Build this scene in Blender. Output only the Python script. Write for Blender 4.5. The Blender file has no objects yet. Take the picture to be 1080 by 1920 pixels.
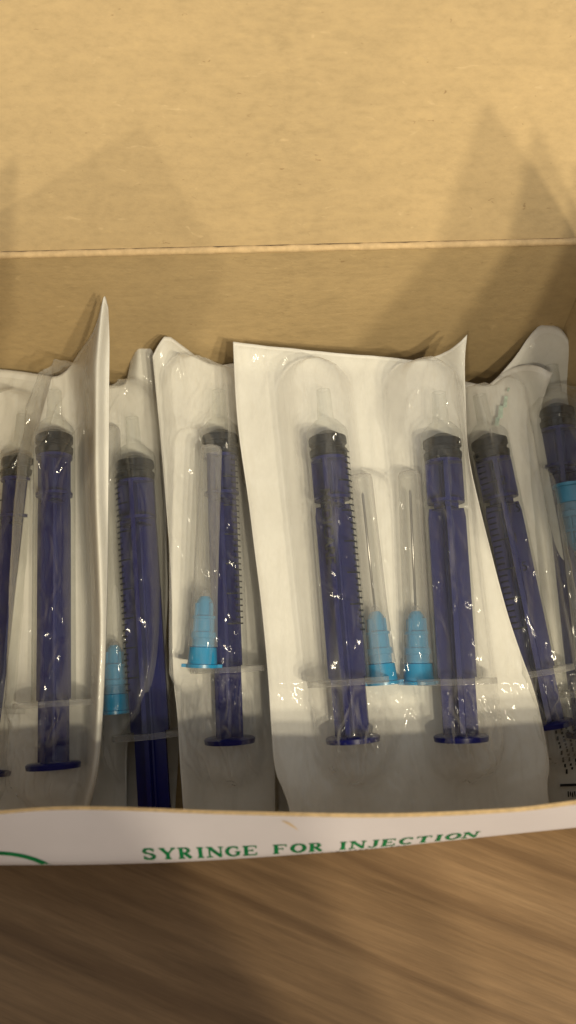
import bpy, bmesh, math, random
from mathutils import Vector, Matrix, noise
random.seed(7)
SC = bpy.context.scene
COL = SC.collection
R = math.radians
PI = math.pi

# ------------------------------------------------------------------ camera
CAM = Vector((0, 0, .23)); TILT = R(30); FPX = 1530.0
cd = bpy.data.cameras.new('camera'); cam = bpy.data.objects.new('camera', cd); COL.objects.link(cam)
cam.location = CAM; cam.rotation_euler = (TILT, 0, 0)
cd.sensor_fit = 'VERTICAL'; cd.sensor_height = 36; cd.lens = FPX / 1920 * 36
cd.clip_start = .005; cd.clip_end = 20
cd.dof.use_dof = True; cd.dof.focus_distance = .205; cd.dof.aperture_fstop = 11
SC.camera = cam
# ------------------------------------------------------------------ world, lamps, exposure
w = bpy.data.worlds.new('World'); SC.world = w; w.use_nodes = True
bg = w.node_tree.nodes['Background']; bg.inputs[0].default_value = (.90, .87, .82, 1); bg.inputs[1].default_value = .60
SC.view_settings.view_transform = 'Standard'; SC.view_settings.look = 'None'
SC.view_settings.exposure = 0; SC.view_settings.gamma = 1
LAMPS = []
for az, el, e in ((31, 36.5, 8.6), (24, 41.5, 8.9), (17, 47., 8.2), (-15, 42, 4.4)):  # three ceiling bulbs; the last is added so the left flap shades the lid
    d = .8
    p = Vector((math.sin(R(az)) * math.cos(R(el)), -math.cos(R(az)) * math.cos(R(el)), math.sin(R(el)))) * d + Vector((0, .12, .08))
    ld = bpy.data.lights.new('ceiling_or_added_bulb', 'POINT'); ld.energy = e; ld.shadow_soft_size = .013; ld.color = (1, .87, .62)
    lo = bpy.data.objects.new('ceiling_or_added_bulb', ld); lo.location = p; COL.objects.link(lo); LAMPS.append(p)
SC.cycles.transparent_max_bounces = 40
SC.cycles.max_bounces = 10; SC.cycles.diffuse_bounces = 4; SC.cycles.glossy_bounces = 4; SC.cycles.transmission_bounces = 8
SC.cycles.caustics_reflective = False; SC.cycles.caustics_refractive = False
SC.cycles.sample_clamp_indirect = 4

# ------------------------------------------------------------------ survey helpers (photo point -> point on a real plane)
XC = Vector((1, 0, 0)); UC = Vector((0, math.cos(TILT), math.sin(TILT))); DC = Vector((0, math.sin(TILT), -math.cos(TILT)))
def ray(px, py): return XC * ((px - 540) / FPX) + UC * ((960 - py) / FPX) + DC
def at_z(px, py, z):
    r = ray(px, py); return CAM + r * ((z - CAM.z) / r.z)
def at_d(px, py, D): return CAM + ray(px, py) * D
class Plane:
    def __init__(s, a, b, c):                     # right-handed, normal faces up
        s.O = a.copy(); s.X = (b - a).normalized(); s.N = s.X.cross((c - a)).normalized()
        if s.N.z < 0: s.N.negate()
        s.Y = s.N.cross(s.X)
        s.M = Matrix(((s.X.x, s.Y.x, s.N.x, s.O.x), (s.X.y, s.Y.y, s.N.y, s.O.y), (s.X.z, s.Y.z, s.N.z, s.O.z), (0, 0, 0, 1)))
        s.Mi = s.M.inverted()
    def hit(s, px, py, up=0):
        r = ray(px, py); return CAM + r * (((s.O + s.N * up - CAM).dot(s.N)) / r.dot(s.N))
def interp(pts, x):
    if x <= pts[0][0]: return pts[0][1]
    for (x0, y0), (x1, y1) in zip(pts, pts[1:]):
        if x <= x1:
            t = (x - x0) / (x1 - x0); return y0 + (y1 - y0) * t
    return pts[-1][1]
def sst(a, b, x):
    t = max(0, min(1, (x - a) / (b - a))); return t * t * (3 - 2 * t)
def smooth_poly(p, n=3):                          # Chaikin, ends kept
    for _ in range(n):
        q = [p[0]]
        for a, b in zip(p, p[1:]):
            q += [(a[0] * .75 + b[0] * .25, a[1] * .75 + b[1] * .25), (a[0] * .25 + b[0] * .75, a[1] * .25 + b[1] * .75)]
        q.append(p[-1]); p = q
    return p
def along(p, t):
    L = [math.hypot(b[0] - a[0], b[1] - a[1]) for a, b in zip(p, p[1:])]; s = sum(L) * t
    for l, a, b in zip(L, p, p[1:]):
        if s <= l or (a, b) == (p[-2], p[-1]):
            k = s / l if l else 0; return (a[0] + (b[0] - a[0]) * k, a[1] + (b[1] - a[1]) * k)
        s -= l
    return p[-1]

# ------------------------------------------------------------------ materials
def nt(name):
    m = bpy.data.materials.new(name); m.use_nodes = True; t = m.node_tree
    for n in list(t.nodes): t.nodes.remove(n)
    out = t.nodes.new('ShaderNodeOutputMaterial'); return m, t, out
def N(t, kind, **kw):
    n = t.nodes.new(kind)
    for k, v in kw.items():
        if k in n.inputs: n.inputs[k].default_value = v
        else: setattr(n, k, v)
    return n
def ramp(t, src, stops):
    r = t.nodes.new('ShaderNodeValToRGB'); e = r.color_ramp.elements
    while len(e) < len(stops): e.new(.5)
    for k, (p, c) in zip(e, stops): k.position = p; k.color = (*c, 1) if len(c) == 3 else c
    t.links.new(src, r.inputs[0]); return r
def tex(t, scale, detail=4, rough=.6, stretch=(1, 1, 1), rot=(0, 0, 0), dist=0):
    tc = t.nodes.new('ShaderNodeTexCoord'); mp = t.nodes.new('ShaderNodeMapping')
    mp.inputs['Scale'].default_value = stretch; mp.inputs['Rotation'].default_value = rot
    t.links.new(tc.outputs['Object'], mp.inputs[0])
    n = t.nodes.new('ShaderNodeTexNoise'); n.inputs['Scale'].default_value = scale; n.inputs['Detail'].default_value = detail
    n.inputs['Roughness'].default_value = rough; n.inputs['Distortion'].default_value = dist
    t.links.new(mp.outputs[0], n.inputs['Vector']); return n
def bump(t, src, strength, dist, prev=None):
    b = t.nodes.new('ShaderNodeBump'); b.inputs['Strength'].default_value = strength; b.inputs['Distance'].default_value = dist
    t.links.new(src, b.inputs['Height'])
    if prev: t.links.new(prev.outputs[0], b.inputs['Normal'])
    return b
def mixc(t, fac, a, b, mode='MIX'):
    m = t.nodes.new('ShaderNodeMix'); m.data_type = 'RGBA'; m.blend_type = mode
    for i, v in ((6, a), (7, b)):
        if isinstance(v, tuple): m.inputs[i].default_value = (*v, 1)
        else: t.links.new(v, m.inputs[i])
    if isinstance(fac, float): m.inputs[0].default_value = fac
    else: t.links.new(fac, m.inputs[0])
    return m.outputs[2]

def mat_kraft(name='kraft_board', base=(.44, .32, .165)):
    m, t, out = nt(name); b = N(t, 'ShaderNodeBsdfPrincipled', Roughness=.82)
    big = tex(t, 14, 3, .5); c1 = ramp(t, big.outputs[0], [(.3, tuple(v * q for v, q in zip(base, (.89, .90, .92)))), (.7, tuple(v * 1.08 for v in base))])
    fib = tex(t, 330, 5, .65, (1, 2.0, 2.0)); f1 = ramp(t, fib.outputs[0], [(.3, (.91, .91, .90)), (.5, (1, 1, 1)), (.72, (1.07, 1.07, 1.05))])
    c = mixc(t, 1.0, c1.outputs[0], f1.outputs[0], 'MULTIPLY')
    mot = tex(t, 75, 6, .7, (1, 2.2, 2.2)); f2 = ramp(t, mot.outputs[0], [(.3, (.94, .94, .93)), (.6, (1.03, 1.03, 1.02))])
    c = mixc(t, 1.0, c, f2.outputs[0], 'MULTIPLY')
    spk = tex(t, 420, 2, .5, (1, 1.8, 1.8), dist=1.2); f3 = ramp(t, spk.outputs[0], [(.72, (0, 0, 0)), (.80, (.6, .6, .6))])
    c = mixc(t, f3.outputs[0], c, (.2, .12, .05))
    sp2 = tex(t, 240, 2, .5, (1, 3, 3), dist=.8); f4 = ramp(t, sp2.outputs[0], [(.68, (0, 0, 0)), (.78, (.3, .3, .3))])
    c = mixc(t, f4.outputs[0], c, (.66, .50, .28))
    t.links.new(c, b.inputs['Base Color'])
    bb = bump(t, fib.outputs[0], .35, .0003); b2 = bump(t, mot.outputs[0], .3, .0006, bb)
    t.links.new(b2.outputs[0], b.inputs['Normal']); t.links.new(b.outputs[0], out.inputs[0]); return m
def mat_simple(name, col, rough=.5, spec=.5, noise_amt=.08, nscale=200, bmp=.15, **kw):
    m, t, out = nt(name); b = N(t, 'ShaderNodeBsdfPrincipled', Roughness=rough); b.inputs['Specular IOR Level'].default_value = spec
    n = tex(t, nscale, 4, .6)
    r = ramp(t, n.outputs[0], [(.3, tuple(v * (1 - noise_amt) for v in col)), (.7, tuple(min(1, v * (1 + noise_amt)) for v in col))])
    t.links.new(r.outputs[0], b.inputs['Base Color'])
    bb = bump(t, n.outputs[0], bmp, .0002); t.links.new(bb.outputs[0], b.inputs['Normal'])
    for k, v in kw.items(): b.inputs[k.replace('_', ' ')].default_value = v
    t.links.new(b.outputs[0], out.inputs[0]); return m
def mat_paper():
    m, t, out = nt('medical_paper')
    b = N(t, 'ShaderNodeBsdfPrincipled', Roughness=.6); b.inputs['Specular IOR Level'].default_value = .3
    f = tex(t, 900, 5, .7, (1, .6, 1)); g = tex(t, 60, 3, .6)
    r = ramp(t, g.outputs[0], [(.3, (.75, .735, .69)), (.7, (.81, .80, .76))]); r2 = ramp(t, f.outputs[0], [(.3, (.94, .94, .93)), (.7, (1, 1, 1))])
    c = mixc(t, 1.0, r.outputs[0], r2.outputs[0], 'MULTIPLY'); t.links.new(c, b.inputs['Base Color'])
    vo = N(t, 'ShaderNodeTexVoronoi', Scale=1100.); t.links.new(t.nodes['Texture Coordinate'].outputs['Object'], vo.inputs['Vector'])
    b0 = bump(t, vo.outputs['Distance'], .18, .0001); bb = bump(t, f.outputs[0], .25, .0001, b0); b2 = bump(t, g.outputs[0], .25, .001, bb); t.links.new(b2.outputs[0], b.inputs['Normal'])
    tr = N(t, 'ShaderNodeBsdfTranslucent'); t.links.new(c, tr.inputs[0])
    mx = N(t, 'ShaderNodeMixShader'); mx.inputs[0].default_value = .16
    t.links.new(b.outputs[0], mx.inputs[1]); t.links.new(tr.outputs[0], mx.inputs[2]); t.links.new(mx.outputs[0], out.inputs[0]); return m
def mat_clear(name, haze=.08, tint=(.97, .97, .96), rough=.08, hazecol=(.75, .76, .74), wrinkle=0, edge=.5, gl=1.0, vary=0., ior=1.4):
    m, t, out = nt(name)
    tp = N(t, 'ShaderNodeBsdfTransparent'); tp.inputs[0].default_value = (*tint, 1)
    df = N(t, 'ShaderNodeBsdfDiffuse'); df.inputs[0].default_value = (*hazecol, 1)
    tl = N(t, 'ShaderNodeBsdfTranslucent'); tl.inputs[0].default_value = (*hazecol, 1)
    hz = N(t, 'ShaderNodeMixShader'); hz.inputs[0].default_value = .45
    t.links.new(df.outputs[0], hz.inputs[1]); t.links.new(tl.outputs[0], hz.inputs[2])
    gs = N(t, 'ShaderNodeBsdfGlossy', Roughness=rough); gs.inputs[0].default_value = (gl, gl, gl, 1)
    lw = N(t, 'ShaderNodeLayerWeight', Blend=.35)
    ma = N(t, 'ShaderNodeMath', operation='MULTIPLY_ADD', use_clamp=True); t.links.new(lw.outputs['Facing'], ma.inputs[0]); ma.inputs[1].default_value = edge; ma.inputs[2].default_value = haze
    fac = ma.outputs[0]
    if vary:
        nv = tex(t, 260, 4, .6, (1, .10, 1), dist=.3); rv = ramp(t, nv.outputs[0], [(.56, (0, 0, 0)), (.72, (1, 1, 1))])
        m2 = N(t, 'ShaderNodeMath', operation='MULTIPLY_ADD', use_clamp=True); t.links.new(rv.outputs[0], m2.inputs[0]); m2.inputs[1].default_value = vary; t.links.new(fac, m2.inputs[2]); fac = m2.outputs[0]
    m1 = N(t, 'ShaderNodeMixShader'); t.links.new(fac, m1.inputs[0]); t.links.new(tp.outputs[0], m1.inputs[1]); t.links.new(hz.outputs[0], m1.inputs[2])
    l2 = N(t, 'ShaderNodeLayerWeight', Blend=.5); pw = N(t, 'ShaderNodeMath', operation='POWER'); pw.inputs[1].default_value = 4.5; t.links.new(l2.outputs['Facing'], pw.inputs[0])
    fr = N(t, 'ShaderNodeMath', operation='MULTIPLY_ADD', use_clamp=True); fr.inputs[1].default_value = ior - 1; fr.inputs[2].default_value = .022; t.links.new(pw.outputs[0], fr.inputs[0])
    mg = N(t, 'ShaderNodeMixShader'); t.links.new(fr.outputs[0], mg.inputs[0])
    t.links.new(m1.outputs[0], mg.inputs[1]); t.links.new(gs.outputs[0], mg.inputs[2])
    if wrinkle:
        a = tex(t, 170, 3, .5, (1, .16, 1), dist=.6); c = tex(t, 420, 3, .6, (1, .35, 1), (0, 0, .4), dist=.5)
        b1 = bump(t, a.outputs[0], wrinkle, .0012); b2 = bump(t, c.outputs[0], wrinkle, .0005, b1)
        t.links.new(b2.outputs[0], gs.inputs['Normal'])
    t.links.new(mg.outputs[0], out.inputs[0]); return m
def mat_wood():
    m, t, out = nt('table_wood'); b = N(t, 'ShaderNodeBsdfPrincipled', Roughness=.5); b.inputs['Specular IOR Level'].default_value = .3
    rz = R(20)
    tc = t.nodes.new('ShaderNodeTexCoord'); m0 = t.nodes.new('ShaderNodeMapping'); m0.inputs['Rotation'].default_value = (0, 0, rz); t.links.new(tc.outputs['Object'], m0.inputs[0])
    mp = t.nodes.new('ShaderNodeMapping'); mp.inputs['Scale'].default_value = (.16, 1, 1); mp.inputs['Location'].default_value = (0, .013, 0); t.links.new(m0.outputs[0], mp.inputs[0])
    n1 = N(t, 'ShaderNodeTexNoise', Scale=55., Detail=6., Roughness=.55, Distortion=.35); t.links.new(mp.outputs[0], n1.inputs['Vector'])
    r1 = ramp(t, n1.outputs[0], [(.25, (.125, .073, .034)), (.40, (.20, .122, .058)), (.55, (.255, .16, .08)), (.75, (.31, .205, .108))])
    n2 = N(t, 'ShaderNodeTexNoise', Scale=420., Detail=5., Roughness=.7); mp2 = t.nodes.new('ShaderNodeMapping'); mp2.inputs['Scale'].default_value = (.06, 1, 1)
    t.links.new(m0.outputs[0], mp2.inputs[0]); t.links.new(mp2.outputs[0], n2.inputs['Vector'])
    r2 = ramp(t, n2.outputs[0], [(.3, (.70, .68, .66)), (.7, (1.16, 1.16, 1.16))])
    wv = N(t, 'ShaderNodeTexWave', Scale=15., Distortion=8., Detail=2.); wv.bands_direction = 'Y'; wv.inputs['Detail Scale'].default_value = .8
    t.links.new(mp.outputs[0], wv.inputs[0]); r3 = ramp(t, wv.outputs['Fac'], [(0., (.72, .69, .66)), (.07, (.94, .93, .92)), (.5, (1, 1, 1))])
    c = mixc(t, 1.0, r1.outputs[0], r2.outputs[0], 'MULTIPLY'); c = mixc(t, 1.0, c, r3.outputs[0], 'MULTIPLY')
    t.links.new(c, b.inputs['Base Color']); bb = bump(t, n2.outputs[0], .3, .0003); t.links.new(bb.outputs[0], b.inputs['Normal'])
    t.links.new(b.outputs[0], out.inputs[0]); return m

M_KRAFT = mat_kraft()
M_EDGE = mat_simple('board_cut_edge', (.55, .40, .22), .9, .1, .2, 800)
M_SCUFF_HIGHLIGHT = mat_simple('scuff_and_fold_highlight', (.56, .41, .23), .9, .1, .15, 500)  # pale scuff tone; on the fold it also paints the bright edge highlight
M_WHITE = mat_simple('coated_white_board', (.60, .57, .62), .45, .4, .03, 60)
M_GREEN = mat_simple('green_ink', (.0, .16, .05), .5, .3, .25, 500)
M_INK = mat_simple('black_ink', (.012, .014, .02), .5, .3, .1)
M_GREY_INK = mat_simple('grey_green_ink', (.12, .2, .16), .6, .3, .5, 900)
M_PAPER = mat_paper()
M_FILM = mat_clear('blister_film', haze=.012, rough=.10, wrinkle=.40, edge=.42, gl=1.0, vary=.14, tint=(.985,.985,.975), hazecol=(.8,.79,.76))
M_BARREL = mat_clear('clear_barrel', haze=.008, tint=(.965, .97, .965), rough=.06, edge=.20)
M_CAP = mat_clear('frosted_cap', haze=.15, tint=(.94, .94, .93), rough=.18, edge=.45, hazecol=(.78, .77, .76))
M_NAVY = mat_simple('navy_plastic', (.005, .007, .085), .32, .25, .12, 300)
M_RUBBER = mat_simple('black_rubber', (.006, .006, .007), .45, .2, .1, 300)
M_HUB = mat_simple('blue_hub_plastic', (.012, .25, .50), .3, .5, .06, 300, Transmission_Weight=.15)
M_HUB_PALE = mat_simple('pale_blue_hub_plastic', (.05, .19, .32), .35, .5, .06, 300)
M_STEEL = mat_simple('needle_steel', (.35, .34, .33), .3, .5, .05, Metallic=1.0)
M_WOOD = mat_wood()

# ------------------------------------------------------------------ object helpers
def link(name, verts, faces, mats, parent=None, smooth=True, midx=None, kind=None):
    me = bpy.data.meshes.new(name); me.from_pydata([tuple(v) for v in verts], [], faces)
    for m in (mats if isinstance(mats, (list, tuple)) else [mats]): me.materials.append(m)
    if midx: me.polygons.foreach_set('material_index', midx)
    me.polygons.foreach_set('use_smooth', [smooth] * len(me.polygons)); me.update()
    o = bpy.data.objects.new(name, me); COL.objects.link(o)
    if parent: o.parent = parent
    if kind: o['kind'] = kind
    return o
def thing(name, label, cat, M=Matrix.Identity(4), group=None):
    o = bpy.data.objects.new(name, None); COL.objects.link(o); o.matrix_world = M; o.empty_display_size = .01
    o['label'] = label; o['category'] = cat
    if group: o['group'] = group
    return o
def autosmooth(o, ang=40):
    me = o.data; bm = bmesh.new(); bm.from_mesh(me)
    for e in bm.edges:
        if len(e.link_faces) == 2 and e.calc_face_angle(0) > R(ang): e.smooth = False
    bm.to_mesh(me); bm.free(); return o
def lathe(prof, seg=32, sx=1, sz=1, cap=True):    # prof [(y, r)], axis +Y
    V = []; F = []
    for y, r in prof:
        for k in range(seg):
            a = 2 * PI * k / seg; V.append((r * math.cos(a) * sx, y, r * math.sin(a) * sz))
    for i in range(len(prof) - 1):
        for k in range(seg):
            a = i * seg + k; b = i * seg + (k + 1) % seg; F.append((a, a + seg, b + seg, b))
    if cap: F.append(tuple(range(seg))); F.append(tuple(reversed(range((len(prof) - 1) * seg, len(prof) * seg))))
    return V, F
def box_vf(x0, x1, y0, y1, z0, z1):
    V = [(x, y, z) for x in (x0, x1) for y in (y0, y1) for z in (z0, z1)]
    F = [(0, 1, 3, 2), (4, 6, 7, 5), (0, 4, 5, 1), (2, 3, 7, 6), (0, 2, 6, 4), (1, 5, 7, 3)]
    return V, F
def join_vf(parts):
    V = []; F = []
    for v, f in parts:
        n = len(V); V += [tuple(q) for q in v]; F += [tuple(i + n for i in g) for g in f]
    return V, F
def sheet(fn, nu, nv, thick, name, mats, parent=None, smooth=True, side=2):
    """solid board: fn(u,v) -> point, back face offset by thick along the surface normal; mats = [front, back, edge]"""
    P = [[fn(i / nu, j / nv) for i in range(nu + 1)] for j in range(nv + 1)]
    def nrm(i, j):
        a = P[j][min(i + 1, nu)] - P[j][max(i - 1, 0)]; b = P[min(j + 1, nv)][i] - P[max(j - 1, 0)][i]
        return a.cross(b).normalized()
    V = [P[j][i] for j in range(nv + 1) for i in range(nu + 1)]
    V += [P[j][i] - nrm(i, j) * thick for j in range(nv + 1) for i in range(nu + 1)]
    n = (nu + 1) * (nv + 1); F = []; mi = []
    for j in range(nv):
        for i in range(nu):
            a = j * (nu + 1) + i; q = (a, a + 1, a + nu + 2, a + nu + 1)
            F.append(q); mi.append(0); F.append(tuple(x + n for x in reversed(q))); mi.append(1)
    ring = [i for i in range(nu + 1)] + [(j + 1) * (nu + 1) - 1 for j in range(1, nv + 1)] + [nv * (nu + 1) + i for i in range(nu - 1, -1, -1)] + [j * (nu + 1) for j in range(nv - 1, 0, -1)]
    for a, b in zip(ring, ring[1:] + ring[:1]): F.append((a, a + n, b + n, b)); mi.append(side)
    o = link(name, V, F, mats, parent, smooth, mi); return autosmooth(o, 50)
def text_vf(s, size, bold=0):
    """flat text as vertices (x, y) and faces"""
    cu = bpy.data.curves.new('t', 'FONT'); cu.body = s; cu.size = size; cu.offset = bold; cu.resolution_u = 3
    o = bpy.data.objects.new('t', cu); COL.objects.link(o)
    bpy.context.view_layer.update()
    me = bpy.data.meshes.new_from_object(o.evaluated_get(bpy.context.evaluated_depsgraph_get()))
    V = [(v.co.x, v.co.y) for v in me.vertices]; F = [tuple(p.vertices) for p in me.polygons]
    bpy.data.objects.remove(o); bpy.data.curves.remove(cu); bpy.data.meshes.remove(me); return V, F

# ------------------------------------------------------------------ table
tb = box_vf(-1.2, 1.2, -.7, .9, -.03, 0)
tab = link('table', *tb, M_WOOD, smooth=False, kind='structure')

# ------------------------------------------------------------------ the syringe box
T = .064
box = thing('cardboard_box', 'open white cardboard carton with bare brown inside, lid folded back, green lettering along its front', 'box', Matrix.Translation((0, .09, 0)))
BI = Matrix.Translation((0, -.09, 0))
def L(p): return Vector((p.x, p.y - .09, p.z))
top_pts = [(-330, 1540), (-100, 1534), (0, 1527), (60, 1521), (130, 1518), (240, 1520), (400, 1527), (530, 1530), (640, 1533), (760, 1533), (900, 1527), (1000, 1520), (1080, 1508), (1200, 1497), (1420, 1482)]
hor_pts = [(-330, 1628), (-100, 1624), (0, 1622), (150, 1622), (300, 1618), (420, 1612), (540, 1604), (700, 1592), (810, 1580), (950, 1565), (1080, 1552), (1200, 1538), (1420, 1515)]
top_w = [(p.x, p.y) for p in (at_z(x, y, T) for x, y in smooth_poly(top_pts, 2))]
hor_w = [(p.x, p.y) for p in (at_z(x, y, .047) for x, y in smooth_poly(hor_pts, 2))]
XL, XR = -.0945, .0915
def wall_pt(X, h):                                # h 0 top edge, 1 widest bulge, 2 bottom
    yt, yh = interp(top_w, X), interp(hor_w, X)
    if h <= 1:
        return Vector((X, yt + (yh - yt) * h, T + (.047 - T) * h))
    k = h - 1
    return Vector((X, yh + yh * .257 * k + .0012 * k ** .5, .047 * (1 - k) + .0012 * k))
front = sheet(lambda u, v: L(wall_pt(XL + (XR - XL) * u, 2 * (1 - v))), 90, 26, .0008, 'front_panel', [M_WHITE, M_KRAFT, M_EDGE], box)

def on_wall(X, h, lift=.00012):
    p = wall_pt(X, h); n = (wall_pt(X + .001, h) - wall_pt(X - .001, h)).cross(wall_pt(X, h - .02) - wall_pt(X, h + .02)).normalized()
    return L(p + n * lift)
# serif capitals from strokes (x0,y0,x1,y1,width)
TK, TN, SF = .24, .11, .09
def stem_(x): return [(x, 0, x, 1, TK), (x - .2, .045, x + .2, .045, SF), (x - .2, .955, x + .2, .955, SF)]
def arcs(cx, cy, rx, ry, a0, a1, w0, n=10):
    out = []
    for k in range(n):
        a = R(a0 + (a1 - a0) * k / n); b = R(a0 + (a1 - a0) * (k + 1) / n)
        out.append((cx + rx * math.cos(a), cy + ry * math.sin(a), cx + rx * math.cos(b), cy + ry * math.sin(b), w0 * (.5 + .5 * abs(math.cos((a + b) / 2)))))
    return out
GL = {
 'S': arcs(.42, .74, .28, .21, 20, 270, .22) + arcs(.42, .27, .3, .23, 90, -160, .24) + [(.7, .7, .7, .95, .09), (.12, .05, .12, .32, .09)],
 'Y': [(.12, .95, .46, .45, TK), (.84, .95, .48, .45, TN), (.47, 0, .47, .5, TK), (.27, .045, .67, .045, SF), (-.04, .955, .32, .955, SF), (.68, .955, .98, .955, SF)],
 'R': stem_(.22) + arcs(.42, .74, .26, .22, 90, -90, .22) + [(.22, .95, .42, .95, SF), (.22, .52, .42, .52, SF), (.42, .52, .78, .03, TK)],
 'I': stem_(.3), 'N': stem_(.14)[1:] + [(.14, 0, .14, 1, TN), (.82, 0, .82, 1, TN), (.14, .95, .82, .05, TK), (.68, .955, .98, .955, SF)],
 'G': arcs(.5, .5, .38, .46, 50, 310, .24, 14) + [(.78, .08, .78, .42, .2), (.6, .44, .95, .44, SF), (.76, .72, .76, .95, .08)],
 'E': stem_(.2) + [(.2, .955, .8, .955, SF), (.2, .045, .82, .045, SF), (.2, .52, .6, .52, SF), (.8, .74, .8, .98, .08), (.82, .02, .82, .28, .08), (.6, .4, .6, .64, .07)],
 'F': stem_(.2) + [(.2, .955, .8, .955, SF), (.2, .52, .6, .52, SF), (.8, .74, .8, .98, .08), (.6, .4, .6, .64, .07)],
 'O': arcs(.48, .5, .38, .46, 0, 360, .26, 18), 'J': stem_(.5)[2:] + [(.5, .2, .5, 1, TK)] + arcs(.3, .2, .2, .2, 0, -170, .16),
 'C': arcs(.5, .5, .38, .46, 45, 315, .24, 14) + [(.78, .70, .78, .95, .08)],
 'T': stem_(.45)[:2] + [(.02, .955, .88, .955, SF), (.03, .72, .03, .98, .08), (.87, .72, .87, .98, .08)],
}
def print_word(name, word, X0, X1, h0, h1, h0b, h1b, mat, adv=None):
    adv = adv or {'I': .72, ' ': .75, 'J': .85}
    tot = sum(adv.get(c, 1.08) for c in word); sx = (X1 - X0) / tot; V = []; F = []; x = 0
    for c in word:
        for (a, b, c2, d, wd) in GL.get(c, []):
            dx, dy = c2 - a, d - b; l = math.hypot(dx, dy) or 1; nx, ny = -dy / l * wd / 2, dx / l * wd / 2
            n = max(1, int(l / .3)); base = len(V)
            for k in range(n + 1):
                for s in (1, -1):
                    ux = a + dx * k / n + nx * s; uy = b + dy * k / n + ny * s
                    X = X0 + (x + ux) * sx; f = (X - X0) / (X1 - X0)
                    hb = h1 + (h1b - h1) * f; ht = h0 + (h0b - h0) * f
                    V.append(on_wall(X, hb + (ht - hb) * uy, .00010 + .000004 * (len(V) % 17)))
            for k in range(n): F.append((base + 2 * k, base + 2 * k + 1, base + 2 * k + 3, base + 2 * k + 2))
        x += adv.get(c, 1.08)
    return link(name, V, F, mat, front, False, kind='stuff')
X_s = at_z(264, 1600, .052).x; X_e = at_z(905, 1568, .052).x
print_word('lettering', 'SYRINGE FOR INJECTION', X_s, X_e, .69, .92, .69, .93, M_GREEN)
# faint second line of small print, too small to read
V = []; F = []; X = at_z(575, 1600, .05).x
while X < at_z(760, 1590, .05).x:
    wdt = random.uniform(.0004, .0009)
    if random.random() < .82:
        b0 = len(V); hh = random.uniform(.0, .03)
        for a, b in ((X, .97 + hh), (X + wdt, .97 + hh), (X + wdt, 1.03), (X, 1.03)): V.append(on_wall(a, b))
        F.append((b0, b0 + 1, b0 + 2, b0 + 3))
    X += wdt + .0005
link('small_print', V, F, M_GREY_INK, front, False, kind='stuff')
# green ring of the round emblem, cut by the bulge
V = []; F = []; cx = at_z(-10, 1600, .05).x; n = 60
for k in range(n + 1):
    a = PI * (-.1 + 1.2 * k / n)
    for r in (.0125, .0139): V.append(on_wall(cx + r * math.cos(a), 1.42 - .052 * r * 1000 * math.sin(a), .00012))
for k in range(n): F.append((2 * k, 2 * k + 1, 2 * k + 3, 2 * k + 2))
link('emblem_ring', V, F, M_GREEN, front, False)
# small crease mark in the white coat
V = []; F = []
for k in range(9):
    f = k / 8; X = at_z(528 + 32 * f, 1540, .06).x
    for s in (0, .05 * math.sin(PI * f) + .004): V.append(on_wall(X, .10 + .24 * f * f + s, .00011))
for k in range(8): F.append((2 * k, 2 * k + 1, 2 * k + 3, 2 * k + 2))
link('scratch', V, F, M_SCUFF_HIGHLIGHT, front, False)

ZC = .088
cl, cr = at_z(0, 486, ZC), at_z(1080, 460, ZC)
def crease(X): return cl.y + (cr.y - cl.y) * (X - cl.x) / (cr.x - cl.x)
BL, BR = -.0965, .0765
def back_pt(u, v):
    X = BL + (BR - BL) * u; wob = .0008 * math.sin(X * 60) * math.sin(PI * v)
    return Vector((X, crease(X) - .0015 * (1 - v) + wob, .001 + (ZC - .001) * v))
sheet(lambda u, v: L(back_pt(u, v)), 40, 16, .0008, 'back_panel', [M_KRAFT, M_WHITE, M_EDGE], box)
def lid_pt(u, v):
    X = BL - .002 + (BR - BL + .004) * u; s = v * .135
    bow = .0016 * math.sin(PI * min(1, s / .13)) + .0004 * noise.noise(Vector((X * 25, s * 30, 3)))
    return Vector((X, crease(X) + .0014 + s * .70 - bow, ZC + .0012 + s * .714 + bow))
lid = sheet(lambda u, v: L(lid_pt(u, v)), 48, 40, .0008, 'lid', [M_KRAFT, M_WHITE, M_EDGE], box)
# raised fold between back panel and lid, paler to paint in its edge highlight
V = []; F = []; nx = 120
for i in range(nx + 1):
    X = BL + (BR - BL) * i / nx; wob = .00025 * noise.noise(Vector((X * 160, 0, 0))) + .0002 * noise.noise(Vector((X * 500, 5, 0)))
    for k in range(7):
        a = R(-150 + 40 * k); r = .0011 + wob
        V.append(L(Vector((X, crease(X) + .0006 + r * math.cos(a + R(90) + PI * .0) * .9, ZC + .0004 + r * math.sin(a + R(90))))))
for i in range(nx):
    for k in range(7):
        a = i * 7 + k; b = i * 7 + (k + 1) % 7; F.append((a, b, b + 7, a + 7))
link('fold', V, F, M_SCUFF_HIGHLIGHT, box)
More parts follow.
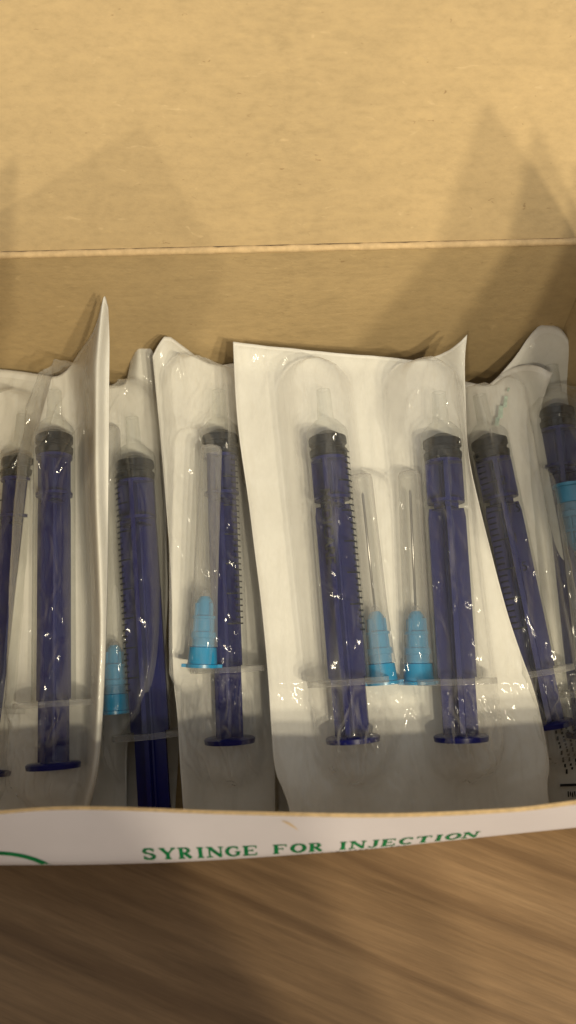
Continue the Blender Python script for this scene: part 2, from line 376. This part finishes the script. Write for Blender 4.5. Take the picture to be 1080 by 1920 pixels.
# side panels and their dust flaps
def side_panel(xb, xf, name, sgn):
    yb, yf = crease(xb) - .0005, interp(top_w, xf) + .0006
    def f(u, v):
        y = yb + (yf - yb) * u; x = xb + (xf - xb) * u + sgn * .0018 * math.sin(PI * v) * math.sin(PI * u); zt = ZC + (T - ZC) * u
        return L(Vector((x, y, .001 + (zt - .001) * v)))
    g = f if sgn < 0 else (lambda u, v: f(1 - u, v))
    return sheet(lambda u, v: g(1 - u, v), 20, 10, .0008, name, [M_KRAFT, M_WHITE, M_EDGE], box)
side_panel(BR, XR, 'side_panel', 1); side_panel(BL, XL, 'side_panel', -1)
def flap(corners, name, flip):
    a, b, c, d = [Vector(q) for q in corners]       # hinge back, hinge front, top front, top back
    def f(u, v):
        p = (a.lerp(b, u)).lerp(d.lerp(c, u), v); return L(p + Vector((.0015 * math.sin(PI * v), 0, 0)))
    return sheet(f if flip else (lambda u, v: f(1 - u, v)), 12, 12, .0008, name, [M_KRAFT, M_WHITE, M_EDGE], box)
flap([(BR + .001, .150, .0875), (XR - .002, .033, .0655), (.083, .022, .152), (.079, .108, .164)], 'dust_flap', True)
flap([(BL + .001, .150, .0875), (XL + .001, .036, .0655), (-.036, .064, .163), (-.0445, .119, .154)], 'dust_flap', False)  # unseen flap, bent inward and sized so its shadow darkens the lid's left
sheet(lambda u, v: L(Vector((XL + .001 + (XR - XL - .002) * u if v < .5 else BL + (BR - BL) * u, .0375 + (.1535 - .0375) * v, .0012))), 30, 10, .0008, 'bottom_panel', [M_KRAFT, M_WHITE, M_EDGE], box)

# carton added out of view to shade the table and front panel
c2 = thing('shade_carton', 'plain brown carton added out of view to shade the table and the front of the open box', 'box', Matrix.Translation((-.10, -.155, 0)))
link('shade_carton_body', *box_vf(-.15, .175, -.05, .05, .0005, .2285), M_KRAFT, c2, False)
link('shade_carton_flap', *box_vf(-.15, .175, -.05, -.001, .229, .2298), M_KRAFT, c2, False)
link('shade_carton_flap', *box_vf(-.15, .175, .001, .05, .229, .2298), M_KRAFT, c2, False)
link('packing_tape', *box_vf(-.1505, .1755, -.022, .022, .2301, .2303), mat_simple('packing_tape', (.5, .36, .18), .25), c2, False)

# ------------------------------------------------------------------ syringes and needles
def frame(P0, P1, up, roll=0):                    # origin P0, +Y to P1, Z near up
    Y = (P1 - P0).normalized(); X = Y.cross(up).normalized(); Z = X.cross(Y)
    M = Matrix(((X.x, Y.x, Z.x, P0.x), (X.y, Y.y, Z.y, P0.y), (X.z, Y.z, Z.z, P0.z), (0, 0, 0, 1)))
    return M @ Matrix.Rotation(R(roll), 4, 'Y')
def cyl_print(items, y0, r, flip=1):              # items (verts (along, around in metres), faces) -> on cylinder; angle 90 deg faces up
    return
def make_syringe(pl, gasket, press, flange_py, label, up=.0062, roll=0, ticks=90, tick_side=1, blades=42, word=None, numerals=None, neck=True, group='syringes in sterile packs', rb=.0053):
    G_ = pl.hit(*gasket, up); D_ = pl.hit(*press, up)
    f = (flange_py - press[1]) / (gasket[1] - press[1]); O = D_.lerp(G_, f)
    LG = (G_ - O).length; LD = (D_ - O).length     # flange->stopper front, flange->thumb press
    M = frame(O, G_, pl.N, roll); root = thing('syringe', label, 'syringe', M, group)
    Lb = LG + .0012
    V, F = lathe([(.0, rb - .0006), (.0, rb), (Lb - .001, rb), (Lb, rb - .0004), (Lb + .0022, rb * .55), (Lb + .0026, .0021), (Lb + .0105, .0018), (Lb + .0105, .0011)], 40, cap=False)
    # finger flange: two wings
    fl = []; n = 40
    for y in (-.0012, .0002):
        for k in range(n):
            a = 2 * PI * k / n; fl.append((.0098 * math.cos(a), y, .0058 * math.sin(a)))
    FF = [(k, n + k, n + (k + 1) % n, (k + 1) % n) for k in range(n)]
    inner = []
    for y in (-.0012, .0002):
        for k in range(n):
            a = 2 * PI * k / n; inner.append(((rb - .0008) * math.cos(a), y, (rb - .0008) * math.sin(a)))
    FF += [(k, (k + 1) % n, 2 * n + (k + 1) % n, 2 * n + k) for k in range(n)] + [(n + k, 3 * n + k, 3 * n + (k + 1) % n, n + (k + 1) % n) for k in range(n)]
    barrel = autosmooth(link('barrel', *join_vf([(V, F)]), M_BARREL, root))
    autosmooth(link('finger_flange', fl + inner, FF, M_CAP, root))
    # stopper
    rg = rb - .0005
    sp = [(LG - .0062, rg * .9), (LG - .0060, rg * .97), (LG - .0050, rg), (LG - .0044, rg), (LG - .0040, rg * .9), (LG - .0032, rg * .9), (LG - .0028, rg), (LG - .0014, rg), (LG - .0010, rg * .97), (LG + .0006, rg * .35)]
    autosmooth(link('rubber_stopper', *lathe(sp, 36), M_RUBBER, root), 35)
    # plunger rod: crossed ribs, head discs, notch and thumb press
    parts = []; hw, ho, th = rg - .0002, .0041, .0006
    y_notch = LG - .0062 - .0118
    def cross(y0, y1, w0, w1):
        for k in range(2):
            a = R(blades + 90 * k); c, s = math.cos(a), math.sin(a); V = []
            for y, w_ in ((y0, w0), (y1, w1)):
                for (p, q) in ((-w_, -th), (w_, -th), (w_, th), (-w_, th)): V.append((p * c - q * s, y, p * s + q * c))
            parts.append((V, [(0, 1, 2, 3), (7, 6, 5, 4), (0, 4, 5, 1), (1, 5, 6, 2), (2, 6, 7, 3), (3, 7, 4, 0)]))
    cross(LG - .0066, y_notch + .001, hw, hw); cross(y_notch + .001, y_notch - .0006, .0030 if neck else hw * .97, .0030 if neck else hw * .97)
    cross(y_notch - .0006, y_notch - .003, hw * (.92 if neck else .98), hw); cross(y_notch - .003, 0.0005, hw, hw); cross(.0005, -LD + .001, ho, ho)
    for y in (LG - .0068, y_notch + .0012):
        parts.append(lathe([(y - .0004, hw), (y + .0004, hw)], 28))
    parts.append(lathe([(y_notch - .0004, hw * .55), (y_notch - .0011, hw * .8)], 28))
    core = lathe([(LG - .007, .0014), (-LD + .001, .0014)], 12); parts.append(core)
    link('plunger_rod', *join_vf(parts), M_NAVY, root, False)
    autosmooth(link('thumb_press', *lathe([(-LD, .0058), (-LD - .0002, .0063), (-LD + .0009, .0065), (-LD + .0013, .0060), (-LD + .0014, .002)], 36), M_NAVY, root))
    # printed graduations
    V = []; F = []; rr = rb + .00006
    def quad(y, a0, a1, hy=.0002):
        b = len(V); n = 4
        for k in range(n + 1):
            a = R(a0 + (a1 - a0) * k / n)
            V.append((rr * math.cos(a), y - hy, rr * math.sin(a))); V.append((rr * math.cos(a), y + hy, rr * math.sin(a)))
        for k in range(n): F.append((b + 2 * k, b + 2 * k + 1, b + 2 * k + 3, b + 2 * k + 2))
    if ticks:
        y = LG - .0055; k = 0; base = 38 if tick_side > 0 else 142; dr = 1 if tick_side > 0 else -1
        while y > .0105:
            ln = 52 if k % 5 == 0 else 27
            quad(y, base - dr * 22, base + dr * (ln - 22)); y -= .00152; k += 1
        if numerals:
            for i, s in enumerate(numerals):
                tv, tf = text_vf(s, .0034); yy = LG - .0055 - .0076 * (i + .0) - .0012; a0 = 75 if tick_side > 0 else 104
                b = len(V)
                for (x, q) in tv: a = R(a0) - x / rr * 1.0; V.append((rr * math.cos(a), yy + q, rr * math.sin(a)))
                F += [tuple(b + j for j in g) for g in tf]
    if word:
        tv, tf = text_vf(word, .0040, .0001); b = len(V); xm = max(x for x, q in tv)
        for (x, q) in tv: a = R(121) - q / rr * .9; V.append((rr * math.cos(a), LG - .0150 - x * .98, rr * math.sin(a)))
        F += [tuple(b + j for j in g) for g in tf]
    if V: link('graduations', V, F, M_INK, barrel, False, kind='stuff')
    return root, M, (LG, LD)
def make_needle(pl, tip, base, label, up=.0032, show_cannula=True, frost=False, pale=False, wing=True, group='needles with blue hubs', k=1.1):
    A = pl.hit(*tip, up); B = pl.hit(*base, up); Lt = (A - B).length; M = frame(B, A, pl.N)
    root = thing('hypodermic_needle', label, 'needle', M, group)
    hub = lathe([(0, .0037 * k), (.0008, .0038 * k), (.0010, .0034 * k), (.0050, .0031 * k), (.0052, .0026 * k), (.0072, .0026 * k), (.0075, .0030 * k), (.0088, .0029 * k), (.0090, .0025 * k), (.0120, .0024 * k), (.0122, .0028 * k), (.0128, .0027 * k), (.0130, .0021 * k), (.0165, .0018 * k), (.0172, .0014 * k), (.0178, .0010 * k)], 28)
    fins = []
    for j in range(4):
        a = R(45 + 90 * j); c, s = math.cos(a), math.sin(a); V = []
        for y in (.0070, .0160):
            for p, q in ((.001, -.0003), (.0029 * k - (.0004 if y > .01 else 0), -.0003), (.0029 * k - (.0004 if y > .01 else 0), .0003), (.001, .0003)): V.append((p * c - q * s, y, p * s + q * c))
        fins.append((V, [(0, 1, 2, 3), (7, 6, 5, 4), (0, 4, 5, 1), (1, 5, 6, 2), (2, 6, 7, 3), (3, 7, 4, 0)]))
    link('glue_tip', *lathe([(.0177, .0011 * k), (.0184, .0011 * k), (.0192, .0005 * k), (.0194, .0001)], 16), M_CAP, root)
    autosmooth(link('hub', *join_vf([hub] + fins), M_HUB_PALE if pale else M_HUB, root), 35)
    if wing: link('luer_wing', *join_vf([box_vf(-.0046 * k, .0046 * k, 0.0001, .0009, -.0012, .0012)]), M_HUB, root, False)
    if show_cannula: link('cannula', *lathe([(.018, .00032), (Lt * .9, .00032), (Lt * .91, .00005)], 12), M_STEEL, root)
    link('needle_cap', *lathe([(.0052, .0034 * k), (.0062, .0033 * k), (.018, .0029 * k), (Lt - .0012, .0026 * k), (Lt - .0003, .0023 * k), (Lt, .0016 * k), (Lt, .00002)], 32, cap=False), M_CAP, root)
    if frost: link('cap_tip', *lathe([(Lt - .0025, .0021 * k), (Lt - .0012, .0024 * k), (Lt - .0004, .002 * k), (Lt - .0003, .00002)], 24, cap=False), M_CAP, root)
    return root

# ------------------------------------------------------------------ packs
def seg_dist(p, a, b):
    ab = b - a; t = max(0, min(1, (p - a).dot(ab) / ab.length_squared)); q = a + ab * t; return (p - q).length, t
def make_pack(pl, top, right, bottom, left, chambers, label, lift=lambda px, py: 0, group='sterile syringe packs', nu=70, nv=120, wave=.0006, film_py=None, seed=0, wr=.0006, flange_py=1280, inset=.0025):
    """edges are outlines walked: top L->R, right top->down, bottom L->R, left top->down"""
    top = smooth_poly(top, 1); right, bottom, left = [smooth_poly(q, 2) for q in (right, bottom, left)]
    def pix(u, v):                                 # v 0 bottom, 1 top
        Tp, Bp, Lp, Rp = along(top, u), along(bottom, u), along(left, 1 - v), along(right, 1 - v)
        c00, c10, c01, c11 = bottom[0], bottom[-1], top[0], top[-1]
        return tuple((1 - v) * Bp[i] + v * Tp[i] + (1 - u) * Lp[i] + u * Rp[i] - ((1 - u) * (1 - v) * c00[i] + u * (1 - v) * c10[i] + (1 - u) * v * c01[i] + u * v * c11[i]) for i in (0, 1))
    root = thing('syringe_pack', label, 'syringe pack', pl.M, group)
    P = []; H = []; ch = []
    for (a, b, r, h) in chambers:
        A = pl.Mi @ pl.hit(*a); B = pl.Mi @ pl.hit(*b); ch.append((Vector((A.x, A.y)), Vector((B.x, B.y)), r, h))
    fy = (pl.Mi @ pl.hit(540, flange_py)).y
    for j in range(nv + 1):
        row = []; hrow = []
        for i in range(nu + 1):
            u, v = i / nu, j / nv; px, py = pix(u, v)
            w_ = pl.hit(px, py); w_ = w_ + (CAM - w_).normalized() * lift(px, py); q = pl.Mi @ w_
            q.z += wave * noise.noise(Vector((q.x * 60 + seed, q.y * 35, seed))) + wave * .35 * noise.noise(Vector((q.x * 190 + seed, q.y * 70, seed)))
            row.append(q); h = 0
            for (A, B, r, hh) in ch:
                d, t = seg_dist(Vector((q.x, q.y)), A, B); k = d / (r * 1.75); hv = hh * (1 - sst(.46, .97, k)); h = max(h, hv) if abs(h - hv) > .0012 else (h + hv) / 2 + .0003 + max(0, abs(h - hv)) * .25
            em = min(u, 1 - u) * nu; ev = min(v, 1 - v) * nv
            h *= sst(0, 4, em) * sst(0, 5, ev)
            if h > .0004:
                kk = min(1, h / .004)
                low = sst(fy + .002, fy - .006, q.y); hi = 0
                h += kk * wr * (1 + 1.6 * low) * (noise.noise(Vector((q.x * 420 + seed, q.y * 34, 1 + seed))) + .7 * abs(noise.noise(Vector((q.x * 300 + q.y * 200, q.y * 160, 7 + seed)))) + .4 * noise.noise(Vector((q.x * 900, q.y * 260, 2))))
                cr_ = 1 - abs(noise.noise(Vector((q.x * 170 + q.y * 60 + seed, q.y * 70 - q.x * 40, seed * 2.)))); h += kk * .0011 * (.35 + low) * max(0, cr_ - .80) / .2
                for (an, pe, k_) in ((.30, .0056, 1), (-.42, .0071, 2), (.10, .0063, 3)):
                    cc = q.x * math.cos(an) + q.y * math.sin(an) + .0012 * noise.noise(Vector((q.x * 120, q.y * 120, k_ + seed)))
                    dd = abs((cc / pe + k_ * .37) % 1 - .5) * pe; am = max(0, noise.noise(Vector((q.x * 90, q.y * 60, k_ * 9. + seed))) + .12)
                    h += kk * (.55 + 2.8 * low + 2.0 * sst(fy + .052, fy + .062, q.y)) * .0011 * am * math.exp(-(dd / .0007) ** 2)
                h -= kk * low * .0022
                h += .0012 * kk * math.exp(-((q.y - fy) / .0009) ** 2)
            hrow.append(h)
        P.append(row); H.append(hrow)
    idx = lambda i, j: j * (nu + 1) + i
    F = [(idx(i, j), idx(i + 1, j), idx(i + 1, j + 1), idx(i, j + 1)) for j in range(nv) for i in range(nu)]
    paper = link('paper_backing', [p for r_ in P for p in r_], F, M_PAPER, root)
    so = paper.modifiers.new('thickness', 'SOLIDIFY'); so.thickness = .00018; so.offset = -1
    # film over it, a little smaller than the paper
    a0, a1 = 1, nu - 1; b0, b1 = 2, nv - 2
    V = []; F = []; wn = a1 - a0 + 1
    for j in range(b0, b1 + 1):
        for i in range(a0, a1 + 1):
            q = P[j][i].copy(); q.z += H[j][i] + .00025; V.append(q)
    for j in range(b1 - b0):
        for i in range(wn - 1): F.append((j * wn + i, j * wn + i + 1, (j + 1) * wn + i + 1, (j + 1) * wn + i))
    link('film_cover', V, F, M_FILM, root)
    return root
def plane_for(bot, topd, roll=0, x=540):
    """bot/topd: (py, depth); roll: extra depth per 1000 px to the right"""
    a = at_d(x - 200, bot[0], bot[1] - roll * .2); b = at_d(x + 200, bot[0], bot[1] + roll * .2); c = at_d(x, topd[0], topd[1])
    return Plane(a, b, c)

# E: double pack in the middle, on top of the others
PE = plane_for((1500, .1965), (690, .2165), 0, 720)
def lift_e(px, py):
    r = .0055 * sst(820, 880, px - (py - 700) * .12) * sst(1050, 640, py)
    return r + .0012 * sst(470, 440, px) + .002 * sst(700, 640, py) + .0012 * sst(1400, 1500, py) * math.sin((px - 500) / 75)
make_pack(PE,
    top=[(437, 641), (470, 645), (560, 655), (640, 663), (720, 668), (790, 678), (835, 662), (862, 642), (876, 627)],
    right=[(876, 627), (870, 680), (873, 760), (876, 850), (905, 975), (945, 1130), (975, 1220), (1002, 1290), (1020, 1370), (1032, 1440), (1024, 1470), (1036, 1540)],
    bottom=[(548, 1548), (640, 1545), (740, 1544), (900, 1544), (1036, 1540)],
    left=[(437, 641), (441, 740), (448, 820), (465, 930), (478, 1040), (490, 1130), (503, 1270), (508, 1360), (514, 1445), (530, 1480), (541, 1510), (548, 1548)],
    chambers=[((590, 745), (665, 1395), .0066, .0125), ((790, 745), (867, 1390), .0066, .0125), ((690, 930), (716, 1260), .0045, .0072), ((768, 925), (782, 1260), .0045, .0072), ((720, 790), (735, 800), .003, .001)],
    label='double paper and film pack holding two syringes, brightest, in the middle of the box', lift=lift_e, nu=170, nv=240, seed=3)
make_syringe(PE, (613, 814), (662, 1390), 1281, 'blue plunger syringe with lettered barrel, left one of the double pack', word='MEDICARE', tick_side=1, blades=14, roll=-4)
make_syringe(PE, (828, 819), (865, 1388), 1280, 'blue plunger syringe on the right side of the double pack, no marks facing up', ticks=0, blades=12, roll=8)
make_needle(PE, (676, 889), (718, 1284), 'capped needle with blue hub left of the fold of the double pack')
make_needle(PE, (767, 884), (786, 1284), 'capped needle with blue hub right of the fold of the double pack')

# D: single pack left of the double pack, needle lying over its syringe
PD = plane_for((1500, .2095), (690, .2285), 0, 400)
def lift_d(px, py): return .003 * sst(420, 320, px) + .007 * sst(760, 630, py) * sst(420, 300, px) + .0025 * sst(360, 300, px - (py - 700) * .04)
make_pack(PD,
    top=[(286, 669), (296, 648), (312, 626), (345, 650), (385, 680), (415, 684), (440, 680), (470, 690)],
    right=[(470, 690), (482, 900), (500, 1100), (512, 1300), (516, 1450), (516, 1550)],
    bottom=[(346, 1550), (420, 1548), (516, 1550)],
    left=[(286, 669), (293, 740), (302, 830), (314, 980), (322, 1100), (323, 1200), (325, 1280), (333, 1340), (337, 1420), (346, 1550)],
    chambers=[((385, 745), (425, 1395), .0072, .0128), ((375, 860), (372, 1250), .0050, .0145)],
    label='single pack under the left edge of the double pack, its needle lying across the syringe', lift=lift_d, nu=100, nv=210, seed=11, flange_py=1258)
make_syringe(PD, (412, 811), (431, 1392), 1258, 'blue plunger syringe half covered by the double pack, frosted needle cap lying over it', tick_side=1, blades=24, roll=-14, neck=False)
make_needle(PD, (396, 836), (379, 1252), 'capped needle with bright blue hub lying over the third syringe', up=.0115, show_cannula=False, frost=True)

# C: deep pack between the upright edge and pack D
PC = plane_for((1500, .2135), (725, .2335), 0, 260)
def lift_c(px, py): return .008 * sst(760, 640, py) * sst(232, 262, px)
make_pack(PC,
    top=[(170, 722), (205, 723), (234, 724), (241, 700), (248, 655), (257, 629), (274, 642), (292, 668)],
    right=[(292, 668), (300, 780), (312, 950), (316, 1150), (300, 1300), (245, 1372), (237, 1400), (237, 1550)],
    bottom=[(130, 1550), (180, 1550), (237, 1550)],
    left=[(170, 722), (165, 1000), (150, 1300), (130, 1550)],
    chambers=[((240, 780), (268, 1400), .0068, .0125), ((212, 1000), (210, 1320), .0042, .0075)],
    label='deep dim pack squeezed between the upright paper edge and the pack with the crossing needle', lift=lift_c, nu=60, nv=140, seed=23, flange_py=1370)
make_syringe(PC, (252, 860), (292, 1555), 1385, 'dark syringe sunk deepest between two packs, clear nozzle showing above its black stopper', tick_side=-1, blades=14, roll=8, rb=.0057, neck=False)
make_needle(PC, (206, 800), (216, 1338), 'shaded needle with dark blue hub beside the upright paper edge', show_cannula=False)

# B: pack at the left with its right edge standing up
PB = plane_for((1500, .1995), (715, .2235), 0, 100)
crB = smooth_poly([(540, 196), (600, 188), (700, 181), (900, 180), (1060, 187), (1200, 191), (1300, 187), (1400, 182), (1460, 174), (1512, 160), (1560, 150)], 1)
def lift_b(px, py):
    c = interp(crB, py); a = interp([(556, 26), (700, 60), (760, 45), (1512, 32), (1560, 30)], py)
    r = sst(c - a, c, px); hgt = interp([(540, .030), (640, .026), (800, .022), (1200, .016), (1450, .009), (1560, .004)], py)
    return hgt * r ** 1.5 - .0035 * sst(c, c + 20, px)
make_pack(PB,
    top=[(96, 706), (112, 704), (130, 690), (150, 656), (172, 628), (184, 596), (192, 562), (197, 552), (203, 575)],
    right=[(203, 575), (206, 640), (204, 760), (203, 900), (202, 1080), (199, 1220), (195, 1320), (189, 1410), (181, 1470), (168, 1512), (160, 1560)],
    bottom=[(-20, 1556), (60, 1552), (110, 1552), (160, 1560)],
    left=[(96, 706), (60, 840), (46, 950), (28, 1110), (8, 1300), (-10, 1430), (-20, 1556)],
    chambers=[((105, 750), (92, 1435), .0072, .0125)],
    label='pack at the left whose right paper edge stands upright into a tall pointed corner', lift=lift_b, nu=90, nv=150, seed=31, flange_py=1320, wr=.0007)
make_syringe(PB, (102, 812), (100, 1440), 1325, 'blue plunger syringe in the pack with the upright paper edge', ticks=0, blades=20, rb=.0053, neck=False)
# A: pack mostly outside the frame on the left
PA = plane_for((1500, .2095), (715, .2315), 0, 0)
make_pack(PA,
    top=[(-95, 682), (-40, 688), (0, 692), (60, 699), (128, 712)],
    right=[(128, 712), (100, 1000), (80, 1300), (60, 1552)],
    bottom=[(-130, 1552), (-40, 1550), (60, 1552)],
    left=[(-95, 682), (-105, 1000), (-120, 1300), (-130, 1552)],
    chambers=[((30, 800), (-8, 1450), .0068, .0125)],
    label='leftmost pack cut off by the photo edge and tucked under its neighbour', nu=70, nv=110, seed=41, flange_py=1330)
make_syringe(PA, (38, 856), (-6, 1450), 1335, 'leftmost syringe, only a dark sliver of it in the photo', tick_side=-1, blades=20, neck=False)

# F: pack right of the double pack, curled at the top right
PF = plane_for((1500, .2085), (715, .2280), 0, 980)
def lift_f(px, py): return .009 * sst(800, 690, py) * sst(930, 1030, px) + .003 * sst(985, 1040, px - (py - 800) * .15) * sst(1300, 900, py)
make_pack(PF,
    top=[(846, 712), (885, 717), (912, 725), (926, 714), (944, 696), (972, 685), (1006, 684), (1037, 699)],
    right=[(1037, 699), (1020, 742), (1011, 785), (1026, 870), (1043, 960), (1063, 1090), (1080, 1190), (1100, 1340), (1118, 1550)],
    bottom=[(960, 1552), (1040, 1550), (1118, 1550)],
    left=[(846, 712), (852, 900), (880, 1100), (915, 1300), (960, 1552)],
    chambers=[((918, 770), (1022, 1360), .0068, .0125), ((985, 920), (1050, 1250), .0052, .0085)],
    label='pack with a curled top right corner beside the right edge of the double pack', lift=lift_f, nu=84, nv=140, seed=53, flange_py=1262)
make_syringe(PF, (915, 819), (1028, 1362), 1262, 'blue plunger syringe with numerals up its barrel, right of the double pack', tick_side=-1, blades=16, numerals=['2.5', '2', '1.5', '1', '.5'], roll=6)
# printing low on that pack's paper
V = []; F = []
def on_pf(px, py): q = PF.Mi @ PF.hit(px, py, .0014); return q
for row in range(5):
    x0 = 1036 + row * 12; y0 = 1352 + row * 3
    y = y0
    while y < y0 + 95 - row * 4:
        l = random.uniform(3, 9); sl = .27
        b = len(V)
        for a, c in ((0, 0), (4.0, -.6), (4.0, l), (0, l)): V.append(on_pf(x0 + (y - y0) * sl + a + random.uniform(-.5, .5), y + c))
        F.append((b, b + 1, b + 2, b + 3)); y += l + random.uniform(1.5, 5)
b = len(V)
for p in ((1050, 1470), (1112, 1468), (1112, 1473), (1050, 1475)): V.append(on_pf(*p))
F.append((b, b + 1, b + 2, b + 3))
b = len(V)
for k in range(14):
    b = len(V); x = 1064 + k * 4
    for p in ((x, 1484 + (k % 3) * 2), (x + 2.4, 1483), (x + 3.2, 1494), (x + .8, 1495 - (k % 2) * 4)): V.append(on_pf(*p))
    F.append((b, b + 1, b + 2, b + 3))
pr = link('black_ink_print', V, F, M_INK, [o for o in bpy.data.objects if o.name.startswith('syringe_pack')][-1], False, kind='stuff')
# green mark at the head of the pack
V = []; F = []
for k, (px, py, a, b_) in enumerate(((953, 726, 3, 8), (946, 742, 6, 22), (936, 760, 8, 24), (930, 782, 7, 16))):
    b = len(V)
    for dx, dy in ((0, 0), (a, 1), (a - 2, b_), (-3, b_)): V.append(PF.Mi @ PF.hit(px + dx, py + dy, .0022 + .0001 * k))
    F.append((b, b + 1, b + 2, b + 3))
link('green_print', V, F, mat_simple('faint_green_ink', (.45, .56, .48), .6, .3, .4, 900), pr.parent, False, kind='stuff')

# G: last pack against the right side of the box
PG = plane_for((1500, .2125), (715, .2315), 0, 1060)
def lift_g(px, py): return .010 * sst(760, 620, py)
make_pack(PG,
    top=[(915, 728), (940, 700), (968, 668), (992, 630), (1014, 607), (1036, 608), (1054, 616), (1068, 640), (1075, 672)],
    right=[(1075, 672), (1080, 740), (1086, 900), (1105, 1150), (1135, 1550)],
    bottom=[(1010, 1552), (1070, 1550), (1135, 1550)],
    left=[(915, 728), (940, 900), (975, 1200), (1010, 1552)],
    chambers=[((1040, 790), (1090, 1360), .0066, .0120)],
    label='last pack leaning on the right side of the box, its rounded paper top standing highest', lift=lift_g, nu=64, nv=110, seed=67)
make_syringe(PG, (1042, 762), (1110, 1380), 1300, 'shaded syringe in the last pack at the right edge', ticks=0, blades=20, up=.0055, neck=False)
make_needle(PG, (1122, 1360), (1076, 908), 'needle with pale blue hub pointing down at the right edge of the photo', up=.0105, pale=True, wing=False, show_cannula=False, k=1.45)

# lower layer: two more packs lying flat on the floor of the box
for (x0, x1, yy0, yy1, z, lb) in ((-.088, -.030, .036, .150, .0028, 'pack lying flat on the box floor under the left packs'), (-.020, .040, .036, .150, .0030, 'pack lying flat on the box floor under the double pack')):
    pl = Plane(Vector((x0, yy0, z)), Vector((x1, yy0, z)), Vector((x0, yy1, z)))
    r_ = thing('syringe_pack', lb, 'syringe pack', pl.M, 'sterile syringe packs')
    nu, nv = 20, 30; W, Hh = x1 - x0, yy1 - yy0
    V = [(W * i / nu, Hh * j / nv, .0005 * noise.noise(Vector((i * .4, j * .3, x0 * 50)))) for j in range(nv + 1) for i in range(nu + 1)]
    F = [(j * (nu + 1) + i, j * (nu + 1) + i + 1, (j + 1) * (nu + 1) + i + 1, (j + 1) * (nu + 1) + i) for j in range(nv) for i in range(nu)]
    link('paper_backing', V, F, M_PAPER, r_)
    link('film_cover', [(v[0], v[1], v[2] + .0005 + .0025 * math.exp(-((v[0] - W * .3) / .006) ** 2)) for v in V], F, M_FILM, r_)
